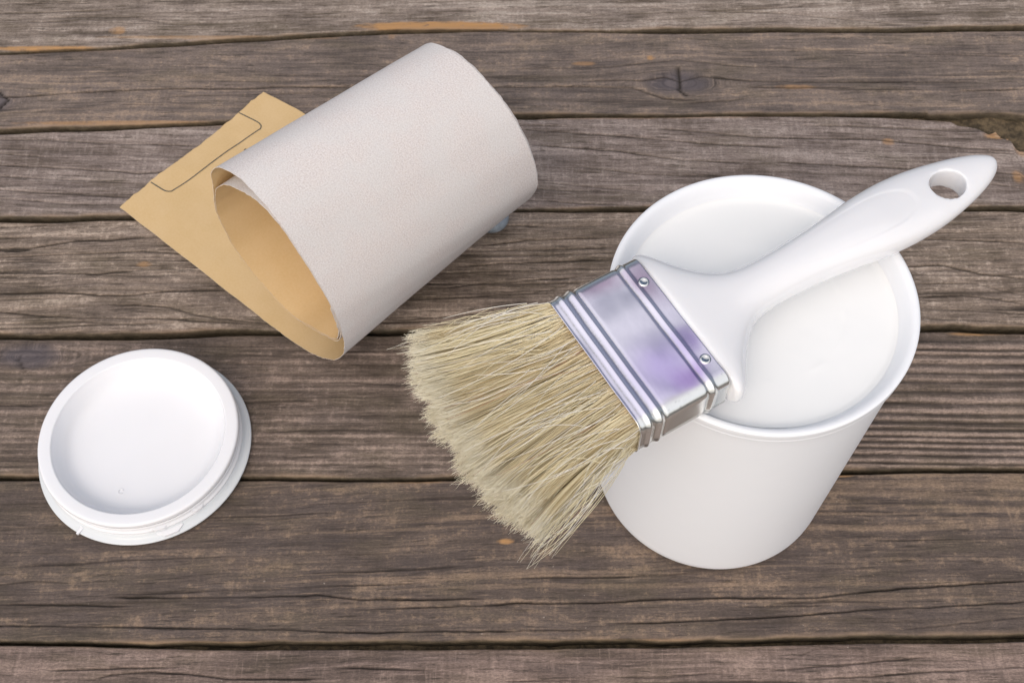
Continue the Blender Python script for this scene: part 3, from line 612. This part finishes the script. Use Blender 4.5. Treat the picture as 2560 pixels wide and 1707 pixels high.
c = N.mix(N.math('MULTIPLY', groove, N.ss(nd, .30, .66, .25, .8), clamp=True), c, (.42, .41, .36))
c = N.mix(N.math('MULTIPLY', N.ss(nd, .60, .68), N.math('MULTIPLY', sidef, .6)), c, (.16, .18, .19))
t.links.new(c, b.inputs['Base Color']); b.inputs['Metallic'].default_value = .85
t.links.new(N.ss(nfine, .3, .7, .20, .24), b.inputs['Roughness'])
h = N.math('MULTIPLY_ADD', nfine, .4, N.math('MULTIPLY', n, 2.0))
t.links.new(N.bump(N.noise(oc, 48, 1.5, .5), .26, .0014), b.inputs['Normal'])
# ferrule: rounded-rectangle tube with rolled beads
HW, HT = .0312, .0103
def rrect(hw, ht, r, n=10, m=26):
    pts = []
    for cx, cy, a0 in ((hw - r, ht - r, 0), (-hw + r, ht - r, 90), (-hw + r, -ht + r, 180), (hw - r, -ht + r, 270)):
        for a_ in np.linspace(a0, a0 + 90, n): pts.append((cx + r * math.cos(R(a_)), cy + r * math.sin(R(a_)) ))
    P_ = np.array(pts); P_ = np.r_[P_, P_[:1]]
    dd = np.r_[0, np.cumsum(np.linalg.norm(np.diff(P_, axis=0), axis=1))]
    u_ = np.unique(np.r_[dd[:-1], np.linspace(0, dd[-1], m * 4, endpoint=False)])
    return np.stack([np.interp(u_, dd, P_[:, 0]), np.interp(u_, dd, P_[:, 1])], -1)
sec = rrect(HW, HT, .0045)
xf = np.linspace(-.0382, .0, 130)
def bead(x, c_, w_, h_): return h_ * np.exp(-((x - c_) / w_)**2)
prof_r = bead(xf, -.0068, .0009, .00065) + bead(xf, -.0292, .0009, .0006) + bead(xf, -.0338, .0009, .0006) - bead(xf, -.0315, .0009, .0002) - bead(xf, -.0088, .0007, .0003) - bead(xf, -.0272, .0007, .0003)
prof_r = prof_r + .00025 * np.exp(-((xf + .0382) / .0005)**2)
dirt = bead(xf, -.0088, .0005, .8) + bead(xf, -.0270, .0004, .6) + bead(xf, -.0315, .0006, .8) + bead(xf, -.0358, .0004, .8)
rings = []; dts = []
cen = np.array([0, 0])
for x_, pr, dt_ in zip(xf, prof_r, dirt):
    nvec = sec - np.clip(sec, [-HW + .0045, -HT + .0045], [HW - .0045, HT - .0045]); nvec /= np.linalg.norm(nvec, axis=1, keepdims=True) + 1e-9
    fl_ = 1 + .05 * max(0, 1 - abs(x_ + .038) / .01)
    q = sec + nvec * pr + np.c_[0 * sec[:, 0], .00025 * vn(sec[:, 0] * 90, x_ * 120 + 0 * sec[:, 0], 4)]
    rings.append(np.c_[np.full(len(q), x_), q]); dts.append(np.full(len(q), dt_))
# rolled-in lip and inner wall
inn = [np.c_[np.full(len(sec), xf[0] + .0001), sec * [.985, .955]], np.c_[np.full(len(sec), -.030), sec * [.98, .94]]]
inn2 = [np.c_[np.full(len(sec), .0001), sec * [.985, .955]], np.c_[np.full(len(sec), -.008), sec * [.98, .94]]]
allr = inn[::-1] + rings + inn2
me = mesh_np('ferrule', np.array(allr).reshape(-1, 3), grid_quads(len(allr), len(sec), True)[:, ::-1])
fattr(me, 'dirt', np.concatenate([np.zeros(2 * len(sec)), np.concatenate(dts), np.zeros(2 * len(sec))]))
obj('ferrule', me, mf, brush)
# rivets (dimpled heads)
mr, t, b = newmat('bright_steel'); N = NT(t)
n = N.noise(N.objc(), 700, 3, .6)
t.links.new(N.mix(N.ss(n, .35, .65), (.74, .73, .70), (.88, .87, .86)), b.inputs['Base Color']); b.inputs['Metallic'].default_value = 1.0; b.inputs['Roughness'].default_value = .18
for rx, ty in ((-.0035, -.0190), (-.0030, .0195)):
    pr = [(.0022, HT - .0004), (.0021, HT + .0001), (.0018, HT + .0004), (.0014, HT + .00046), (.0010, HT + .0002), (.0005, HT + .00005), (0, HT)]
    o = lathe('rivet', pr[::-1], mr, brush, 40); o.location = (rx, -ty, 0)

# handle --------------------------------------------------------------
hs = [(-.012, .0296, .0094, 3.5), (-.004, .0298, .0096, 3.5), (.0006, .0304, .0098, 3.2), (.0016, .0340, .0104, 3.0), (.0040, .0349, .0104, 2.8), (.0070, .0325, .0102, 2.7), (.0100, .0285, .0099, 2.6), (.0130, .0245, .0096, 2.5), (.0170, .0198, .0092, 2.4), (.0215, .0155, .0088, 2.3),
      (.0270, .0118, .0085, 2.3), (.0330, .0100, .0083, 2.3), (.0400, .0094, .0082, 2.3), (.0510, .0095, .0083, 2.4), (.0640, .0103, .0084, 2.5), (.0780, .0120, .0085, 2.5), (.0920, .0138, .0083, 2.6), (.1050, .0146, .0074, 2.6), (.1180, .0140, .0065, 2.5), (.1290, .0123, .0057, 2.4), (.1390, .0100, .0053, 2.3), (.1470, .0074, .0048, 2.2), (.1520, .0050, .0040, 2.1), (.1546, .0028, .0030, 2.0), (.1554, .0010, .0012, 2.0)]
hc = smooth_poly(hs, 6); ang = np.linspace(0, 2 * np.pi, 96, endpoint=False)
rg_ = []
for x_, w_, h_, e_ in hc:
    w_ = max(w_, .0004); h_ = max(h_, .0004)
    ca, sa = np.cos(ang), np.sin(ang)
    yc = -.0002 if x_ < .02 else -.0002 + .0008 * np.clip((x_ - .02) / .04, 0, 1)
    rg_.append(np.stack([np.full(96, x_), yc + np.sign(ca) * np.abs(ca)**(2 / e_) * w_, np.sign(sa) * np.abs(sa)**(2 / e_) * h_], -1))
V = np.concatenate([np.array(rg_).reshape(-1, 3), [[hc[0][0], 0, 0], [.1556, .0006, 0]]])
nr_ = len(rg_); ca_ = nr_ * 96; tri = [(ca_, (i + 1) % 96, i) for i in range(96)] + [(ca_ + 1, (nr_ - 1) * 96 + i, (nr_ - 1) * 96 + (i + 1) % 96) for i in range(96)]
hme = mesh_np('handle', V, grid_quads(nr_, 96, True), tri)
handle = obj('handle', hme, M_handle, brush)
# hanging hole cut through, then remeshed so that its edges are rounded
A = np.linspace(0, 2 * np.pi, 48, endpoint=False)
cyl = np.concatenate([np.stack([.1278 + .0080 * np.cos(A) , -.0010 + .0067 * np.sin(A), 0 * A + z_], -1) for z_ in (-.02, .02)])
cy = mesh_np('cutter', np.concatenate([cyl, [[.1278, -.001, -.02], [.1278, -.001, .02]]]), [(i, (i + 1) % 48, 48 + (i + 1) % 48, 48 + i) for i in range(48)], [(96, (i + 1) % 48, i) for i in range(48)] + [(97, 48 + i, 48 + (i + 1) % 48) for i in range(48)])
cut = bpy.data.objects.new('cutter', cy); col.objects.link(cut); cut.parent = brush
md = handle.modifiers.new('b', 'BOOLEAN'); md.object = cut; md.operation = 'DIFFERENCE'; md.solver = 'EXACT'
rm = handle.modifiers.new('r', 'REMESH'); rm.mode = 'VOXEL'; rm.voxel_size = .00045; rm.use_smooth_shade = True
sm = handle.modifiers.new('s', 'SMOOTH'); sm.factor = .5; sm.iterations = 9
bpy.context.view_layer.update()
dg = bpy.context.evaluated_depsgraph_get()
nm = bpy.data.meshes.new_from_object(handle.evaluated_get(dg), depsgraph=dg)
handle.modifiers.clear(); handle.data = nm; nm.name = 'handle'
bpy.data.objects.remove(cut); bpy.data.meshes.remove(cy)
if not nm.materials: nm.materials.append(M_handle)
co = np.empty(len(nm.vertices) * 3, np.float32); nm.vertices.foreach_get('co', co); co = co.reshape(-1, 3)
# shallow thumb rest moulded into the top face
ex = (co[:, 0] - .078) / .0345; wz = .0052 + .0042 * np.clip((co[:, 0] - .050) / .05, 0, 1)
ey = (co[:, 1] - .0006) / wz
dd = (np.abs(ex)**2.6 + np.abs(ey)**2.6)**(1 / 2.6)
topm = co[:, 2] > .002
co[:, 2] -= topm * (.00022 * np.clip((1.0 - dd) / .07, 0, 1) * np.clip((co[:, 0] - .050) / .04, 0, 1))
nm.vertices.foreach_set('co', co.ravel()); nm.polygons.foreach_set('use_smooth', np.ones(len(nm.polygons), bool)); nm.update()

# bristles -------------------------------------------------------------
mh, t, b = newmat('bristle'); N = NT(t)
tone = N.attr('tone'); al = N.attr('along')
c = N.mix(tone, (.56, .44, .235), (1.0, .93, .68))
c = N.mix(N.ss(tone, .86, .96), c, (.96, .93, .86))
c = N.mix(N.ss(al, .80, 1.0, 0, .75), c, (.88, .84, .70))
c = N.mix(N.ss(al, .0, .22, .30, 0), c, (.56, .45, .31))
c = N.mix(N.attr('red'), c, (.42, .20, .13))
t.links.new(c, b.inputs['Base Color']); b.inputs['Roughness'].default_value = .42; b.inputs['Specular IOR Level'].default_value = .45

def strands(name, root, tip, bend, rad, tone_, red, nseg=7, a0=0.0, a1=1.0, extra=None, taper=.45):
    n_ = len(root); s_ = np.linspace(0, 1, nseg + 1)[None, :, None]
    path = root[:, None] * (1 - s_) + tip[:, None] * s_ + bend[:, None] * (4 * s_ * (1 - s_))
    if extra is not None: path = path + extra(s_)
    tan = np.gradient(path, axis=1); tan /= np.linalg.norm(tan, axis=-1, keepdims=True) + 1e-12
    up = np.array([0, 0, 1.0]); e1 = np.cross(tan, up); e1 /= np.linalg.norm(e1, axis=-1, keepdims=True) + 1e-9; e2 = np.cross(tan, e1)
    rr_ = rad[:, None] * (1 - (1 - taper) * s_[..., 0]**2)
    ring = []
    for k in range(3):
        a_ = 2 * np.pi * k / 3 + .5; ring.append(path + (e1 * math.cos(a_) + e2 * math.sin(a_)) * rr_[..., None])
    V = np.stack(ring, 2)                                   # n, seg+1, 3, 3
    base = (np.arange(n_) * (nseg + 1) * 3)[:, None, None]; sg = (np.arange(nseg) * 3)[None, :, None]; k = np.arange(3)[None, None]
    a_ = base + sg + k; b_ = base + sg + (k + 1) % 3
    Q = np.stack([a_, b_, b_ + 3, a_ + 3], -1).reshape(-1, 4)
    me = mesh_np(name, V.reshape(-1, 3), Q)
    fattr(me, 'tone', np.repeat(tone_, (nseg + 1) * 3)); fattr(me, 'red', np.repeat(red, (nseg + 1) * 3))
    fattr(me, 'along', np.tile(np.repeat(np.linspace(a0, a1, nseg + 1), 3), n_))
    return me

def tipmap(r_, q_):
    """root coords r_ (-1..1 across, + = toward camera right), q_ (-1..1 thickness) -> tip point in brush axes"""
    tt = -.0015 + .0425 * r_
    xx = -.0930 + .0075 * r_**2 * (r_ > 0) + .0055 * np.abs(r_)**3 * (r_ < 0)
    return xx, -tt, .0105 * q_ - .0025
NB = 8800
r_ = rng.uniform(-1, 1, NB); q_ = rng.uniform(-1, 1, NB)
# tufts
cl_r = rng.uniform(-1, 1, 150); cl_q = rng.uniform(-1, 1, 150)
di = ((r_[:, None] - cl_r[None]) * 3.2)**2 + ((q_[:, None] - cl_q[None]) * .9)**2
ci = di.argmin(1)
root = np.stack([np.full(NB, -.0345), -(r_ * .0296), q_ * .0092], -1)
cr = cl_r[ci]; cq = cl_q[ci]
pull = .52
xx, yy, zz = tipmap(r_ * (1 - pull) + cr * pull, q_ * (1 - pull) + cq * pull)
cj = rng.normal(0, 1, (150, 3)) * [.0012, .0011, .0010]
tip = np.stack([xx, yy, zz], -1) + cj[ci] + rng.normal(0, 1, (NB, 3)) * [.0013, .0010, .0009]
tip[:, 0] += np.where(rng.random(NB) < .10, rng.uniform(0, .010, NB), 0)
fanb = np.stack([0 * r_, r_ * .0022, -.0 * r_], -1)
bend = fanb + (rng.normal(0, 1, (150, 3)) * [0, .0004, .0006])[ci] + rng.normal(0, 1, (NB, 3)) * [0, .0004, .0004]
tone_ = np.clip(rng.normal(.48, .27, NB) + (rng.normal(0, .22, 150))[ci], 0, .85)
wh = rng.random(NB) < .03; tone_[wh] = 1.0
red = (rng.random(NB) < .004).astype(float) * .8
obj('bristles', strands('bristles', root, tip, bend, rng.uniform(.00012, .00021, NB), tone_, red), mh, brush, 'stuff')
# split, flagged ends
NF = 9000
pick = rng.integers(0, NB, NF)
b0 = tip[pick] + (root[pick] - tip[pick]) * rng.uniform(.0, .12, NF)[:, None]
dirv = (tip[pick] - root[pick]); dirv /= np.linalg.norm(dirv, axis=1, keepdims=True)
ln = rng.uniform(.0010, .0036, NF)[:, None]
t1 = b0 + dirv * ln + rng.normal(0, 1, (NF, 3)) * [.0004, .0008, .0008]
obj('bristle_tips', strands('bristle_tips', b0, t1, rng.normal(0, .00035, (NF, 3)), rng.uniform(.00005, .00009, NF), np.clip(rng.normal(.75, .15, NF), 0, 1), np.zeros(NF), 3, .9, 1.0, taper=.3), mh, brush, 'stuff')
# loose hairs wandering over the top and off the two corners
NS = 95
r2 = rng.uniform(-1, 1, NS); root2 = np.stack([rng.uniform(-.060, -.036, NS), -(r2 * .031), rng.uniform(.0088, .0100, NS)], -1)
root2[:, 1] *= 1 + (-.036 - root2[:, 0]) * 12
xx, yy, zz = tipmap(np.clip(r2 + rng.normal(0, .16, NS), -1.05, 1.12), np.ones(NS))
tip2 = np.stack([xx, yy, zz + rng.uniform(-.001, .003, NS)], -1)
frac = rng.uniform(.45, 1.05, NS)[:, None]; tip2 = root2 + (tip2 - root2) * frac; tip2[:, 2] += .0012 * (1 - frac[:, 0]) + .001
b2 = rng.normal(0, 1, (NS, 3)) * [0, .0020, .0007] + [0, 0, .0010]
obj('loose_hairs', strands('loose_hairs', root2, tip2, b2, rng.uniform(.00011, .00017, NS), rng.choice([.7, .85, 1.0, 1.0], NS), (rng.random(NS) < .03) * .9, 14, .3, .9), mh, brush, 'stuff')
# corner wisps
def wisps(n_, yr, xt, yt, xspread, yspread, bendy, seed):
    g_ = np.random.default_rng(seed)
    ro = np.stack([g_.uniform(-.062, -.038, n_), yr * g_.uniform(.9, 1.05, n_), g_.uniform(-.006, .009, n_)], -1)
    ro[:, 1] *= 1 + (-.036 - ro[:, 0]) * 13
    ti = np.stack([xt + g_.normal(0, xspread, n_), yt + g_.normal(0, yspread, n_), g_.uniform(-.010, .008, n_)], -1)
    be = np.stack([0 * ro[:, 0], bendy + g_.normal(0, .0018, n_), g_.normal(0, .001, n_)], -1)
    return ro, ti, be
W1 = wisps(36, .0290, -.0900, .0440, .0035, .0018, -.0006, 3)      # far corner, pointing left
W2 = wisps(34, -.0295, -.0880, -.0460, .0035, .0022, -.0008, 5)   # near corner, pointing down
W3 = wisps(10, -.0295, -.0945, -.0490, .0025, .0025, .0005, 6)
ro = np.concatenate([W1[0], W2[0], W3[0]]); ti = np.concatenate([W1[1], W2[1], W3[1]]); be = np.concatenate([W1[2], W2[2], W3[2]]); nn_ = len(ro)
obj('wisps', strands('wisps', ro, ti, be, rng.uniform(.00010, .00016, nn_), rng.uniform(.55, 1.0, nn_), np.zeros(nn_), 12, .2, .95, taper=.35), mh, brush, 'stuff')
